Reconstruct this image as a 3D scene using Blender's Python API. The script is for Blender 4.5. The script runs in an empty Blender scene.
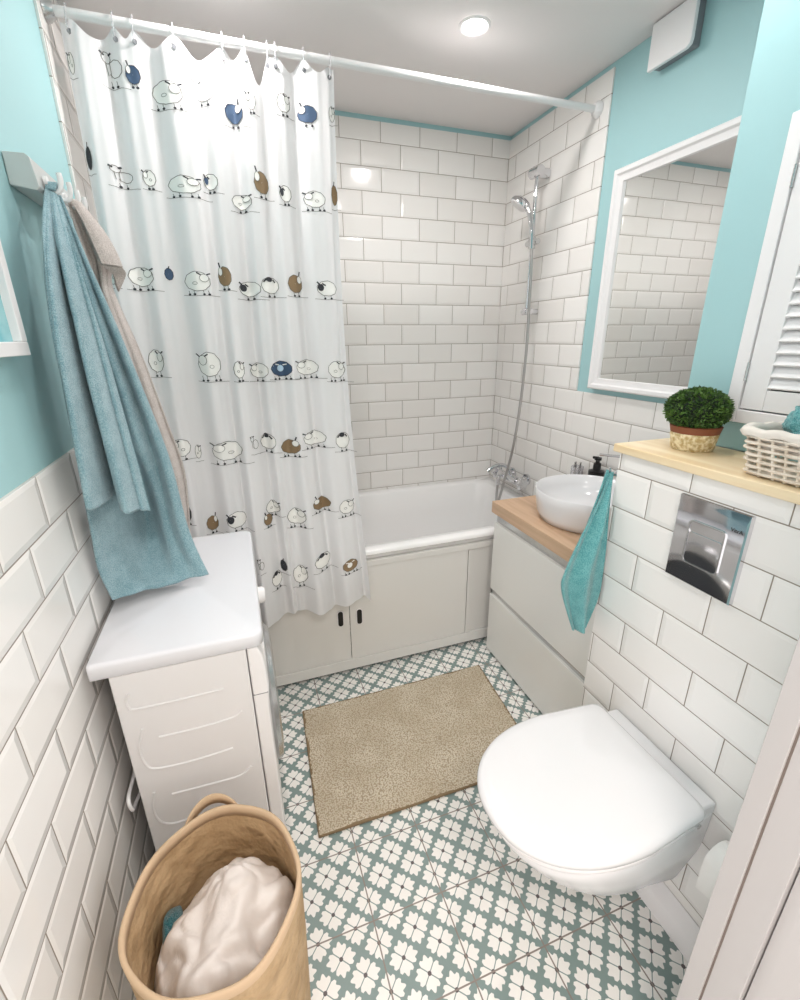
import bpy, bmesh, math, random
from mathutils import Vector, Matrix, noise
random.seed(7)
sc = bpy.context.scene
PI = math.pi
# ------------------------------------------------------------------ camera
cam_d = bpy.data.cameras.new('camera'); cam = bpy.data.objects.new('camera', cam_d)
sc.collection.objects.link(cam); sc.camera = cam
yaw, pitch, roll = .3362, -.3420, -.0087
fwd = Vector((math.sin(yaw)*math.cos(pitch), math.cos(yaw)*math.cos(pitch), math.sin(pitch)))
rgt = Vector((math.cos(yaw), -math.sin(yaw), 0)); upv = rgt.cross(fwd)
r2 = math.cos(roll)*rgt + math.sin(roll)*upv; u2 = -math.sin(roll)*rgt + math.cos(roll)*upv
cam.matrix_world = Matrix(((r2.x, u2.x, -fwd.x, .3711), (r2.y, u2.y, -fwd.y, -2.512), (r2.z, u2.z, -fwd.z, 1.48), (0, 0, 0, 1)))
cam_d.sensor_fit = 'VERTICAL'; cam_d.sensor_height = 36; cam_d.lens = 455.67/1000*36
cam_d.clip_start = .02
# ------------------------------------------------------------------ world and lamps
w = bpy.data.worlds.new('world'); sc.world = w; w.use_nodes = True
w.node_tree.nodes['Background'].inputs[0].default_value = (1.0, .95, .95, 1)
w.node_tree.nodes['Background'].inputs[1].default_value = 2.6
LAMPS = [(1.27, -.74), (.45, -.74), (1.27, -1.60), (.45, -1.60)]
LAMP_W = 4.7
HALL_FILL_W = 18.0
sc.view_settings.view_transform = 'Standard'; sc.view_settings.look = 'None'
sc.view_settings.gamma = 1; sc.view_settings.use_curve_mapping = False
sc.view_settings.exposure = 0.06
W, H = 1.875, 2.465          # room width, ceiling height
PX, PZ = .202, .102          # wall tile pitch
# ------------------------------------------------------------------ material helpers
def srgb(r, g, b):
    f = lambda c: (c/255/12.92 if c/255 <= .04045 else ((c/255+.055)/1.055)**2.4)
    return (f(r), f(g), f(b), 1)
class NT:
    def __init__(s, name):
        s.m = bpy.data.materials.new(name); s.m.use_nodes = True; s.t = s.m.node_tree
        s.b = s.t.nodes['Principled BSDF']
    def n(s, typ, **kw):
        nd = s.t.nodes.new(typ)
        for k, v in kw.items(): setattr(nd, k, v)
        return nd
    def link(s, a, b): s.t.links.new(a, b)
    def put(s, sock, v):
        if hasattr(v, 'is_output') or isinstance(v, bpy.types.NodeSocket): s.link(v, sock)
        else: sock.default_value = v
    def math(s, op, a, b=None, c=None):
        nd = s.n('ShaderNodeMath', operation=op); s.put(nd.inputs[0], a)
        if b is not None: s.put(nd.inputs[1], b)
        if c is not None: s.put(nd.inputs[2], c)
        return nd.outputs[0]
    def smooth(s, v, lo, hi, a=0., b=1.):
        nd = s.n('ShaderNodeMapRange', interpolation_type='SMOOTHSTEP')
        s.put(nd.inputs[0], v); nd.inputs[1].default_value = lo; nd.inputs[2].default_value = hi
        nd.inputs[3].default_value = a; nd.inputs[4].default_value = b
        return nd.outputs[0]
    def mix(s, f, a, b):
        nd = s.n('ShaderNodeMix', data_type='RGBA'); s.put(nd.inputs[0], f)
        s.put(nd.inputs[6], a); s.put(nd.inputs[7], b); return nd.outputs[2]
    def bump(s, h, strength=1., dist=.001):
        nd = s.n('ShaderNodeBump'); nd.inputs['Strength'].default_value = strength
        nd.inputs['Distance'].default_value = dist; s.put(nd.inputs['Height'], h)
        s.link(nd.outputs[0], s.b.inputs['Normal']); return nd
    def pos(s):
        g = s.n('ShaderNodeNewGeometry'); x = s.n('ShaderNodeSeparateXYZ'); s.link(g.outputs['Position'], x.inputs[0])
        return g.outputs['Position'], x.outputs
    def noise(s, scale, detail=3., vec=None, out=0):
        nd = s.n('ShaderNodeTexNoise'); nd.inputs['Scale'].default_value = scale; nd.inputs['Detail'].default_value = detail
        if vec is None: vec = s.n('ShaderNodeTexCoord').outputs['Object']
        s.link(vec, nd.inputs['Vector']); return nd.outputs[out]
def plain(name, col, rough=.5, metal=0., bump=None, **kw):
    t = NT(name); t.b.inputs['Base Color'].default_value = col
    t.b.inputs['Roughness'].default_value = rough; t.b.inputs['Metallic'].default_value = metal
    for k, v in kw.items(): t.b.inputs[k].default_value = v
    if bump: t.bump(t.noise(bump[0], 3.), bump[1], bump[2])
    return t.m
def var(name, c1, c2, scale, rough=.5, bump=None, **kw):
    t = NT(name); f = t.smooth(t.noise(scale, 4.), .35, .65)
    t.link(t.mix(f, c1, c2), t.b.inputs['Base Color']); t.b.inputs['Roughness'].default_value = rough
    for k, v in kw.items(): t.b.inputs[k].default_value = v
    if bump: t.bump(t.noise(bump[0], 3.), bump[1], bump[2])
    return t.m
def tiles(name, axis, u0, z0, PX=PX):
    """white bevelled metro tiles in running bond, grey-beige grout"""
    t = NT(name); P, xyz = t.pos()
    v = t.math('DIVIDE', t.math('SUBTRACT', z0, xyz[2]), PZ)
    row = t.math('FLOOR', v); par = t.math('FLOORED_MODULO', row, 2.)
    u = t.math('ADD', t.math('DIVIDE', t.math('SUBTRACT', xyz[axis], u0), PX), t.math('MULTIPLY', par, .5))
    fu = t.math('FRACT', u); fv = t.math('FRACT', v)
    du = t.math('MULTIPLY', t.math('MINIMUM', fu, t.math('SUBTRACT', 1., fu)), PX)
    dv = t.math('MULTIPLY', t.math('MINIMUM', fv, t.math('SUBTRACT', 1., fv)), PZ)
    d = t.math('MINIMUM', du, dv)
    g = t.smooth(d, .0008, .0017)
    cell = t.n('ShaderNodeCombineXYZ'); t.link(t.math('FLOOR', u), cell.inputs[0]); t.link(row, cell.inputs[1])
    wn = t.n('ShaderNodeTexWhiteNoise'); t.link(cell.outputs[0], wn.inputs['Vector'])
    tile = t.mix(wn.outputs['Value'], srgb(238, 235, 231), srgb(244, 242, 239))
    t.link(t.mix(g, srgb(150, 139, 127), tile), t.b.inputs['Base Color'])
    t.link(t.math('SUBTRACT', .75, t.math('MULTIPLY', g, .63)), t.b.inputs['Roughness'])
    h = t.math('ADD', t.math('MULTIPLY', g, .25), t.math('MULTIPLY', t.math('MINIMUM', t.math('DIVIDE', d, .012), 1.), .75))
    h = t.math('ADD', h, t.math('MULTIPLY', t.noise(9., 2., P), .12))
    t.bump(h, .75, .004)
    return t.m
def floor_tiles():
    t = NT('floor_pattern'); P, xyz = t.pos()
    u = t.math('DIVIDE', t.math('SUBTRACT', xyz[0], .551), .2); v = t.math('DIVIDE', t.math('SUBTRACT', xyz[1], -1.752), .2)
    A = t.math('MULTIPLY', t.math('ADD', u, v), 2.); B = t.math('MULTIPLY', t.math('SUBTRACT', u, v), 2.)
    a = t.math('ABSOLUTE', t.math('SUBTRACT', t.math('FRACT', A), .5)); b = t.math('ABSOLUTE', t.math('SUBTRACT', t.math('FRACT', B), .5))
    r = t.math('SQRT', t.math('ADD', t.math('MULTIPLY', a, a), t.math('MULTIPLY', b, b)))
    ph = t.math('ARCTAN2', b, a)
    R = t.math('ADD', .375, t.math('ADD', t.math('MULTIPLY', t.math('SINE', t.math('MULTIPLY', ph, 2.)), .105),
        t.math('MULTIPLY', t.math('COSINE', t.math('MULTIPLY', t.math('SUBTRACT', ph, PI/12), 12.)), .055)))
    petal = t.smooth(t.math('SUBTRACT', R, r), -.012, .012)
    thin = t.smooth(t.math('MINIMUM', a, b), .010, .024)
    petal = t.math('MULTIPLY', t.math('MULTIPLY', petal, thin), t.smooth(t.math('MAXIMUM', a, b), .425, .450, 1., 0.))
    c = t.mix(petal, srgb(128, 146, 142), srgb(240, 237, 232))
    c = t.mix(t.smooth(r, .062, .078), srgb(88, 78, 78), c)
    fu, fv = t.math('FRACT', u), t.math('FRACT', v)
    d = t.math('MINIMUM', t.math('MINIMUM', fu, t.math('SUBTRACT', 1., fu)), t.math('MINIMUM', fv, t.math('SUBTRACT', 1., fv)))
    g = t.smooth(d, .006, .012)
    t.link(t.mix(g, srgb(140, 128, 120), c), t.b.inputs['Base Color'])
    t.b.inputs['Roughness'].default_value = .38
    t.bump(g, .4, .0012)
    return t.m
def wood(name, c1, c2, axis=1):
    t = NT(name); mp = t.n('ShaderNodeMapping'); P, _ = t.pos(); t.link(P, mp.inputs[0])
    s = [22., 22., 22.]; s[axis] = 1.6; mp.inputs['Scale'].default_value = s
    n1 = t.noise(1.6, 6., mp.outputs[0]); mp2 = t.n('ShaderNodeMapping'); t.link(P, mp2.inputs[0])
    s2 = [16., 16., 16.]; s2[axis] = 3.; mp2.inputs['Scale'].default_value = s2
    n2 = t.noise(1., 2., mp2.outputs[0])
    f = t.math('ADD', t.math('MULTIPLY', n1, .6), t.math('MULTIPLY', n2, .4))
    t.link(t.mix(t.smooth(f, .35, .65), c1, c2), t.b.inputs['Base Color'])
    t.b.inputs['Roughness'].default_value = .42; t.bump(n1, .15, .001)
    return t.m
def terry(name, c1, c2, scale=420., sheen=.4):
    t = NT(name); P, _ = t.pos()
    n1 = t.noise(scale, 2., P); n2 = t.noise(38., 3., P)
    t.link(t.mix(t.smooth(t.math('ADD', t.math('MULTIPLY', n1, .7), t.math('MULTIPLY', n2, .3)), .38, .62), c1, c2), t.b.inputs['Base Color'])
    t.b.inputs['Roughness'].default_value = .95; t.b.inputs['Sheen Weight'].default_value = sheen
    t.bump(n1, .9, .004)
    return t.m
def chenille():
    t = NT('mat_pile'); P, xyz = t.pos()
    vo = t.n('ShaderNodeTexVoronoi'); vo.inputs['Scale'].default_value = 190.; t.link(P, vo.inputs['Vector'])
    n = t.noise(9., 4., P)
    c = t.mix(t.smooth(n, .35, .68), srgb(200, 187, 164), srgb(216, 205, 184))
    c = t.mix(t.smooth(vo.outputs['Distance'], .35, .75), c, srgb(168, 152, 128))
    t.link(c, t.b.inputs['Base Color']); t.b.inputs['Roughness'].default_value = 1.
    h = t.math('SUBTRACT', 1., vo.outputs['Distance']); t.bump(h, 1., .003)
    return t.m
def cloth_translucent():
    t = NT('curtain_cloth'); t.b.inputs['Base Color'].default_value = srgb(246, 246, 247)
    t.b.inputs['Roughness'].default_value = .6
    tr = t.n('ShaderNodeBsdfTranslucent'); tr.inputs[0].default_value = srgb(245, 245, 247)
    mx = t.n('ShaderNodeMixShader'); mx.inputs[0].default_value = .32
    out = t.t.nodes['Material Output']
    t.link(t.b.outputs[0], mx.inputs[1]); t.link(tr.outputs[0], mx.inputs[2]); t.link(mx.outputs[0], out.inputs[0])
    return t.m
def emis(name, col, s):
    t = NT(name); t.b.inputs['Emission Color'].default_value = col; t.b.inputs['Emission Strength'].default_value = s
    return t.m
M = {}
M['tile_back'] = tiles('tile_back', 0, W-.1025, 2.3626+PZ)
M['tile_right'] = tiles('tile_right', 1, -.5726, 2.3626+PZ)
M['tile_left'] = tiles('tile_left', 1, -1.317, 1.2431)
M['tile_half'] = tiles('tile_half', 1, -1.817, .8428, .204)
M['tile_half_end'] = tiles('tile_half_end', 0, 1.40, .8428)
M['floor'] = floor_tiles()
M['teal'] = plain('teal_paint', srgb(165, 205, 208), .55, bump=(160., .12, .001))
M['ceiling'] = plain('ceiling_paint', srgb(236, 232, 231), .7)
M['hall'] = plain('hall_paint', srgb(205, 196, 186), .8)
M['white_gloss'] = plain('white_ceramic', srgb(230, 229, 230), .16)
M['acrylic'] = plain('white_acrylic', srgb(249, 248, 247), .12)
M['white_plastic'] = plain('white_plastic', srgb(240, 238, 238), .3)
M['white_enamel'] = plain('white_enamel', srgb(232, 230, 230), .28)
M['washer_top'] = plain('washer_top_plastic', srgb(228, 228, 232), .22)
M['lacquer'] = plain('pale_gloss_lacquer', srgb(234, 233, 229), .08)
M['panel'] = plain('bath_panel_gloss', srgb(230, 228, 224), .16)
M['white_paint'] = plain('white_paint', srgb(240, 238, 238), .35)
M['jamb'] = plain('door_frame_laminate', srgb(190, 186, 184), .45)
M['chrome'] = plain('chrome', (.70, .70, .72, 1), .06, 1.)
M['satin'] = plain('satin_metal', (.62, .62, .62, 1), .25, 1.)
M['hose'] = plain('steel_hose', (.45, .44, .43, 1), .3, 1.)
M['alu'] = plain('rack_aluminium', srgb(206, 206, 204), .28, .35)
M['black'] = plain('black_plastic', srgb(22, 22, 24), .3)
M['rebate'] = plain('rebate_shade_brown', srgb(120, 108, 100), .8)
M['dark'] = plain('dark_gap', srgb(40, 38, 37), .7)
M['grey'] = plain('grey_rubber', srgb(128, 130, 134), .4)
M['glassy'] = plain('dark_glass', srgb(70, 74, 80), .06)
M['clear'] = plain('clear_plastic', srgb(245, 245, 248), .08, **{'Transmission Weight': .75, 'IOR': 1.45})
M['mirror'] = plain('mirror_glass', (.93, .94, .93, 1), .01, 1.)
M['oak'] = wood('oak_worktop', srgb(188, 154, 124), srgb(210, 178, 148))
M['pine'] = wood('pine_shelf', srgb(230, 204, 162), srgb(244, 226, 192))
M['curtain'] = cloth_translucent()
M['ink'] = plain('print_ink_grey', srgb(112, 110, 106), .8)
M['ink_dark'] = plain('print_ink_charcoal', srgb(52, 54, 60), .8)
M['ink_navy'] = plain('print_ink_navy', srgb(62, 84, 112), .8)
M['ink_brown'] = plain('print_ink_brown', srgb(140, 116, 86), .8)
M['ink_cream'] = plain('print_ink_cream', srgb(245, 244, 240), .8)
M['ink_pale'] = plain('print_ink_pale_blue', srgb(190, 214, 232), .8)
M['towel_blue'] = terry('blue_terry', srgb(122, 160, 172), srgb(160, 192, 200))
M['towel_beige'] = terry('beige_terry', srgb(190, 178, 172), srgb(216, 206, 200))
M['towel_teal'] = terry('turquoise_terry', srgb(72, 146, 150), srgb(118, 184, 184))
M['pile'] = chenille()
M['piping'] = plain('mat_binding', srgb(136, 116, 88), .9, bump=(300., .5, .002))
M['kraft'] = var('kraft_fabric', srgb(176, 146, 108), srgb(196, 166, 128), 14., .75, bump=(22., .8, .02))
M['kraft_rim'] = plain('kraft_rim', srgb(206, 178, 146), .75, bump=(60., .2, .003))
M['laundry'] = var('off_white_jersey', srgb(222, 213, 207), srgb(233, 225, 219), 8., .9, bump=(26., .35, .01))
M['paper'] = plain('paper', srgb(240, 238, 234), .9, bump=(60., .3, .002))
M['leaf'] = var('box_leaf', srgb(44, 74, 26), srgb(92, 126, 54), 60., .5)
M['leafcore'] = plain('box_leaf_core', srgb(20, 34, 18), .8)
M['terracotta'] = plain('terracotta', srgb(128, 74, 48), .7)
M['raffia'] = var('raffia_wrap', srgb(190, 164, 112), srgb(240, 226, 190), 110., .8, bump=(110., 1., .006))
M['wicker'] = var('white_wicker', srgb(222, 208, 190), srgb(240, 230, 216), 50., .65, bump=(120., .4, .002))
M['liner'] = plain('linen_liner', srgb(236, 228, 218), .9, bump=(40., .5, .004))
M['lamp'] = emis('lamp_glow', (1, .96, .92, 1), 30.)
# ------------------------------------------------------------------ mesh helpers
class MB:
    def __init__(s): s.v = []; s.f = []; s.mi = []
    def add(s, vs, fs, mi=0):
        o = len(s.v); s.v += [tuple(p) for p in vs]; s.f += [tuple(i+o for i in f) for f in fs]; s.mi += [mi]*len(fs); return s
    def box(s, x0, x1, y0, y1, z0, z1, mi=0):
        return s.add([(x0,y0,z0),(x1,y0,z0),(x1,y1,z0),(x0,y1,z0),(x0,y0,z1),(x1,y0,z1),(x1,y1,z1),(x0,y1,z1)],
            [(0,3,2,1),(4,5,6,7),(0,1,5,4),(1,2,6,5),(2,3,7,6),(3,0,4,7)], mi)
    def loft(s, loops, cap0=True, cap1=True, closed=True, mi=0):
        n = len(loops[0]); vs = [p for l in loops for p in l]; fs = []
        for i in range(len(loops)-1):
            for j in range(n if closed else n-1):
                k = (j+1) % n; fs.append((i*n+j, i*n+k, (i+1)*n+k, (i+1)*n+j))
        if cap0: fs.append(tuple(reversed(range(n))))
        if cap1: fs.append(tuple((len(loops)-1)*n+j for j in range(n)))
        return s.add(vs, fs, mi)
    def tube(s, path, r, n=10, closed=False, mi=0, flat=1.):
        P = [Vector(p) for p in path]; m = len(P); loops = []; prev = None
        for i, p in enumerate(P):
            if closed: t = P[(i+1) % m]-P[i-1]
            else: t = P[min(i+1, m-1)]-P[max(i-1, 0)]
            t = t.normalized() if t.length > 1e-9 else Vector((0,0,1))
            if prev is None:
                a = Vector((0,0,1)) if abs(t.z) < .9 else Vector((1,0,0)); nn = t.cross(a).normalized()
            else:
                nn = prev-t*prev.dot(t); nn = nn.normalized() if nn.length > 1e-6 else t.orthogonal().normalized()
            prev = nn; b = t.cross(nn); rr = r[i] if isinstance(r, (list, tuple)) else r
            loops.append([p+nn*rr*math.cos(2*PI*k/n)+b*rr*flat*math.sin(2*PI*k/n) for k in range(n)])
        if closed: loops.append(loops[0]); return s.loft(loops, False, False, mi=mi)
        return s.loft(loops, mi=mi)
    def lathe(s, c, prof, n=32, axis=2, cap=True, sx=1., sy=1., mi=0):
        loops = []
        for r, h in prof:
            l = []
            for k in range(n):
                a = 2*PI*k/n; ca, sa = r*math.cos(a)*sx, r*math.sin(a)*sy
                d = {2: (ca, sa, h), 0: (h, ca, sa), 1: (sa, h, ca)}[axis]
                l.append((c[0]+d[0], c[1]+d[1], c[2]+d[2]))
            loops.append(l)
        return s.loft(loops, cap, cap, mi=mi)
    def grid(s, fn, nu, nv, mi=0):
        vs = [fn(i/nu, j/nv) for j in range(nv+1) for i in range(nu+1)]; q = nu+1
        return s.add(vs, [(j*q+i, j*q+i+1, (j+1)*q+i+1, (j+1)*q+i) for j in range(nv) for i in range(nu)], mi)
    def build(s, name, mats, parent=None, bevel=0, seg=2, subsurf=0, solid=0, sharp=38, weld=False):
        if not isinstance(mats, (list, tuple)): mats = [mats]
        xs = [p[0] for p in s.v]; ys = [p[1] for p in s.v]; zs = [p[2] for p in s.v]
        org = Vector(((min(xs)+max(xs))/2, (min(ys)+max(ys))/2, min(zs)))
        me = bpy.data.meshes.new(name)
        me.from_pydata([(p[0]-org.x, p[1]-org.y, p[2]-org.z) for p in s.v], [], s.f)
        for m in mats: me.materials.append(m)
        me.polygons.foreach_set('material_index', s.mi)
        bm = bmesh.new(); bm.from_mesh(me)
        if weld: bmesh.ops.remove_doubles(bm, verts=bm.verts, dist=1e-5)
        bmesh.ops.recalc_face_normals(bm, faces=bm.faces)
        for f in bm.faces: f.smooth = True
        if not subsurf:
            for e in bm.edges:
                if len(e.link_faces) == 2 and e.calc_face_angle(0) > math.radians(sharp) and not bevel: e.smooth = False
        bm.to_mesh(me); bm.free()
        o = bpy.data.objects.new(name, me); sc.collection.objects.link(o)
        wl = org.copy()
        if parent is not None:
            o.parent = parent; wl = org-WL[parent.name]
        o.location = wl; WL[o.name] = org
        if solid:
            m = o.modifiers.new('solid', 'SOLIDIFY'); m.thickness = solid; m.offset = 0
        if bevel:
            m = o.modifiers.new('bevel', 'BEVEL'); m.width = bevel; m.segments = seg; m.limit_method = 'ANGLE'
            m.angle_limit = math.radians(40); m.harden_normals = True
        if subsurf:
            m = o.modifiers.new('sub', 'SUBSURF'); m.levels = subsurf; m.render_levels = subsurf
        return o
WL = {}
def thing(name, label, cat, loc, group=None):
    o = bpy.data.objects.new(name, None); sc.collection.objects.link(o); o.location = loc; WL[o.name] = Vector(loc)
    o.empty_display_size = .05
    return tag(o, label, cat, group)
def tag(o, label, cat, group=None):
    o['label'] = label; o['category'] = cat
    if group: o['group'] = group
    return o
def struct(o): o['kind'] = 'structure'; return o
def B(*a, mi=0): return MB().box(*a, mi=mi)
def spl(pts, t):
    """Catmull-Rom through pts, t in 0..1"""
    n = len(pts)-1; x = min(max(t, 0), 1)*n; i = min(int(x), n-1); f = x-i
    P = [Vector(pts[min(max(k, 0), n)]) for k in (i-1, i, i+1, i+2)]
    return .5*((2*P[1])+(P[2]-P[0])*f+(2*P[0]-5*P[1]+4*P[2]-P[3])*f*f+(3*P[1]-P[0]-3*P[2]+P[3])*f**3)
def path(pts, n): return [spl(pts, i/(n-1)) for i in range(n)]
def rrect(x0, x1, y0, y1, z, r, n=6):
    out = []
    for cx, cy, a0 in ((x1-r, y1-r, 0), (x0+r, y1-r, 90), (x0+r, y0+r, 180), (x1-r, y0+r, 270)):
        for k in range(n+1):
            a = math.radians(a0+90*k/n); out.append((cx+r*math.cos(a), cy+r*math.sin(a), z))
    return out
# ================================================================== SETTING
YF = -2.20     # inner face of the front wall
struct(B(-.3, W+.2, -3.9, .12, -.10, 0).build('floor', M['floor']))
struct(B(-.3, W+.2, -3.9, .12, H, H+.10).build('ceiling', M['ceiling']))
ZT = 2.445
m = MB(); m.box(-.12, W+.12, 0, .12, 0, ZT, mi=0); m.box(-.12, W+.12, .004, .12, ZT, H, mi=1)
struct(m.build('wall_back', [M['tile_back'], M['teal']]))
# left wall: full-height tiles by the bath, tiled dado and teal paint nearer the door
m = MB(); m.box(-.12, -.008, YF-.15, 0, 0, H, mi=1)
m.box(-.008, 0, -.725, 0, 0, ZT, mi=0); m.box(-.008, 0, YF, -.725, 0, 1.2418, mi=0)
struct(m.build('wall_left', [M['tile_left'], M['teal']], bevel=.0015))
m = MB(); m.box(W+.008, W+.12, YF-.15, 0, 0, H, mi=1)
m.box(W, W+.008, -.725, 0, 0, ZT, mi=0); m.box(W, W+.008, YF, -.725, 0, 1.2390, mi=0)
struct(m.build('wall_right', [M['tile_right'], M['teal']], bevel=.0015))
# cistern half wall and the painted shaft above it
m = MB(); m.box(1.298, W+.006, YF, -1.605, 0, 1.194)
struct(m.build('wall_partition', [M['tile_half']], bevel=.002))
struct(B(1.50, W+.006, YF, -1.598, 1.2165, H).build('wall_shaft', M['teal'], bevel=.002))
# front wall with the doorway the picture is taken through
m = MB(); m.box(-.12, .05, YF-.15, YF, 0, H); m.box(1.11, W+.12, YF-.15, YF, 0, H); m.box(.05, 1.11, YF-.15, YF, 2.08, H)
struct(m.build('wall_front', M['teal']))
dj = struct(MB().box(1.06, 1.11, YF-.028, YF+.004, 0, 2.05).box(1.065, 1.11, YF-.078, YF-.030, 0, 2.05)
    .loft([[(1.11,-2.28,0),(1.075,-2.28,0),(1.072,-2.30,0),(1.095,-2.345,0),(1.095,-2.375,0),(1.11,-2.375,0)],
           [(1.11,-2.28,2.05),(1.075,-2.28,2.05),(1.072,-2.30,2.05),(1.095,-2.345,2.05),(1.095,-2.375,2.05),(1.11,-2.375,2.05)]])
    .build('door_1', M['jamb'], bevel=.0015))
MB().box(1.064, 1.10, YF-.031, YF-.026, 0, 2.05).build('rebate_shade', M['rebate'], dj)  # brown strip puts the shade of the frame's rebate gap into colour
MB().box(.05, .07, YF-.15, YF+.004, 0, 2.05).box(.05, 1.11, YF-.15, YF+.004, 2.05, 2.08).build('door_lining', M['jamb'], dj, bevel=.0015)
# hall behind the camera
struct(B(-.3, W+.2, -3.9, -3.8, 0, H).build('wall_hall', M['hall']))
# skirting ledge at the foot of the half wall
m = MB(); prof = [(1.297, 0), (1.268, 0), (1.268, .062), (1.272, .070), (1.297, .098)]
m.loft([[(x, YF+.002, z) for x, z in prof], [(x, -1.607, z) for x, z in prof]])
struct(m.build('baseboard_right', M['white_paint'], bevel=.002))
# teal strip sits at the top of the right tiled field as well
# ------------------------------------------------------------------ downlights
for i, (x, y) in enumerate(LAMPS):
    lab = ['round ceiling downlight glowing above the bath, in view above the curtain rod',
           'round ceiling downlight above the shower curtain by the left wall',
           'round ceiling downlight in front of the mirror, above the vanity',
           'round ceiling downlight above the washing machine'][i]
    t = thing('ceiling_downlight', lab, 'ceiling light', (x, y, H-.002), 'recessed downlights')
    MB().lathe((x, y, H-.002), [(.041, 0), (.054, 0), (.054, -.003), (.047, -.006), (.041, -.003)], 32, cap=False).build('trim_ring', M['white_plastic'], t)
    MB().lathe((x, y, H-.004), [(.0005, -.001), (.042, -.001), (.042, .002), (.0005, .002)], 28).build('lens', M['lamp'], t)
    ld = bpy.data.lights.new('downlight_beam', 'AREA'); ld.shape = 'DISK'; ld.size = .07; ld.energy = LAMP_W*(1 if y > -1 else .66); ld.color = (1, .945, .93)
    lo = bpy.data.objects.new('downlight_beam', ld); sc.collection.objects.link(lo); lo.parent = t; lo.location = (0, 0, -.012)
ld = bpy.data.lights.new('hall_fill', 'AREA'); ld.shape = 'DISK'; ld.size = .5; ld.energy = HALL_FILL_W; ld.color = (1, .95, .90)  # unseen fill light added in the hall to brighten the room through the doorway
lo = bpy.data.objects.new('hall_fill', ld); sc.collection.objects.link(lo); lo.location = (.6, -3.0, H-.03)
# ================================================================== BATH
RZ = .615
t = thing('bathtub', 'white rectangular built-in bathtub behind the shower curtain', 'bathtub', (W/2, -.4, .1))
X0, X1, Y0, Y1 = .003, W-.003, -.79, -.003
loops = [rrect(X0+.01, X1-.01, Y0+.024, Y1, RZ-.048, .01), rrect(X0+.004, X1-.004, Y0+.010, Y1, RZ-.026, .012), rrect(X0, X1, Y0, Y1, RZ-.020, .012), rrect(X0, X1, Y0, Y1, RZ-.006, .012),
         rrect(X0+.006, X1-.006, Y0+.007, Y1-.003, RZ, .012), rrect(X0+.055, X1-.075, Y0+.058, Y1-.055, RZ, .09),
         rrect(X0+.064, X1-.084, Y0+.067, Y1-.063, RZ-.008, .09), rrect(X0+.085, X1-.10, Y0+.082, Y1-.078, RZ-.15, .09),
         rrect(X0+.16, X1-.13, Y0+.10, Y1-.096, RZ-.36, .10), rrect(X0+.22, X1-.17, Y0+.14, Y1-.135, RZ-.41, .10)]
MB().loft(loops, False, True).build('tub_shell', M['acrylic'], t, sharp=50)
MB().lathe((1.68, -.40, RZ-.409), [(.001, .001), (.028, .001), (.032, .004), (.028, .006), (.001, .006)], 24).build('drain', M['chrome'], t)
PY = -.785
t = thing('bath_front_screen', 'pale gloss bath front screen with sliding doors and two black finger slots', 'bath panel', (W/2, PY, 0))
XR = 1.46
MB().box(.004, XR, PY-.001, PY+.03, .537, .5655).build('top_rail', M['panel'], t, bevel=.002)
MB().box(.004, XR, PY, PY+.03, .018, .070).build('bottom_rail', M['panel'], t, bevel=.002)
MB().box(.004, .7315, PY+.006, PY+.016, .071, .536).build('door', M['panel'], t, bevel=.001)
MB().box(.7335, 1.315, PY+.004, PY+.014, .071, .536).build('door', M['panel'], t, bevel=.001)
MB().box(1.318, XR, PY+.014, PY+.022, .071, .535).box(1.3185, 1.336, PY+.003, PY+.02, .071, .535).build('end_panel', M['panel'], t, bevel=.001)
MB().box(.02, XR-.01, PY+.02, PY+.03, 0, .018).build('floor_gap_strip', M['dark'], t)  # dark strip stands in for the shaded gap between screen and floor
for x, z in ((.690, .300), (.7765, .293)):
    q = []
    for dy in (0, -.0035):
        q.append([(x+.0115*math.cos(a), PY+.004+dy, z+(.026 if math.sin(a) > 0 else -.026)+.0115*math.sin(a)) for a in [2*PI*k/24+.01 for k in range(24)]])
    h = MB().loft(q).build('finger_slot', M['black'], t)
    q = [[(x+(.0145)*math.cos(a), PY+.004+dy, z+(.026 if math.sin(a) > 0 else -.026)+.0145*math.sin(a)) for a in [2*PI*k/24+.01 for k in range(24)]] for dy in (.001, -.0018)]
    MB().loft(q).build('slot_bezel', M['white_plastic'], h)
# ------------------------------------------------------------------ bath mixer + riser
t = thing('bath_mixer_tap', 'chrome bath mixer tap on the tiled wall above the bath rim', 'tap', (1.84, -.34, .70))
MB().tube([(1.80, -.245, .715), (1.80, -.43, .715)], .024, 16).build('body', M['chrome'], t, sharp=30)
for y in (-.265, -.41):
    MB().tube([(W-.001, y, .715), (W-.012, y, .715), (W-.0125, y, .715), (1.80, y, .715)], [.032, .032, .016, .016], 18).build('wall_flange', M['chrome'], t)
for y, s in ((-.245, 1), (-.43, -1)):
    m = MB().tube([(1.80, y, .715), (1.80, y+s*.022, .715)], .016, 14)
    loops = []
    for k, (rr, dy) in enumerate([(.018, .018), (.033, .024), (.036, .040), (.030, .052), (.004, .055)]):
        loops.append([(1.80+rr*(1+.16*math.cos(6*a))*math.cos(a), y+s*dy, .715+rr*(1+.16*math.cos(6*a))*math.sin(a)) for a in [2*PI*j/48 for j in range(48)]])
    m.loft(loops); m.build('knob', M['chrome'], t)
MB().tube(path([(1.80, -.335, .73), (1.785, -.335, .775), (1.74, -.335, .795), (1.69, -.335, .785), (1.655, -.335, .765)], 20), .011, 12).build('spout', M['chrome'], t)
MB().tube([(1.755, -.30, .72), (1.75, -.30, .69), (1.75, -.30, .665)], [.012, .013, .010], 12).tube([(1.80, -.30, .72), (1.755, -.30, .72)], .011, 12).build('hose_outlet', M['chrome'], t)
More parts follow.
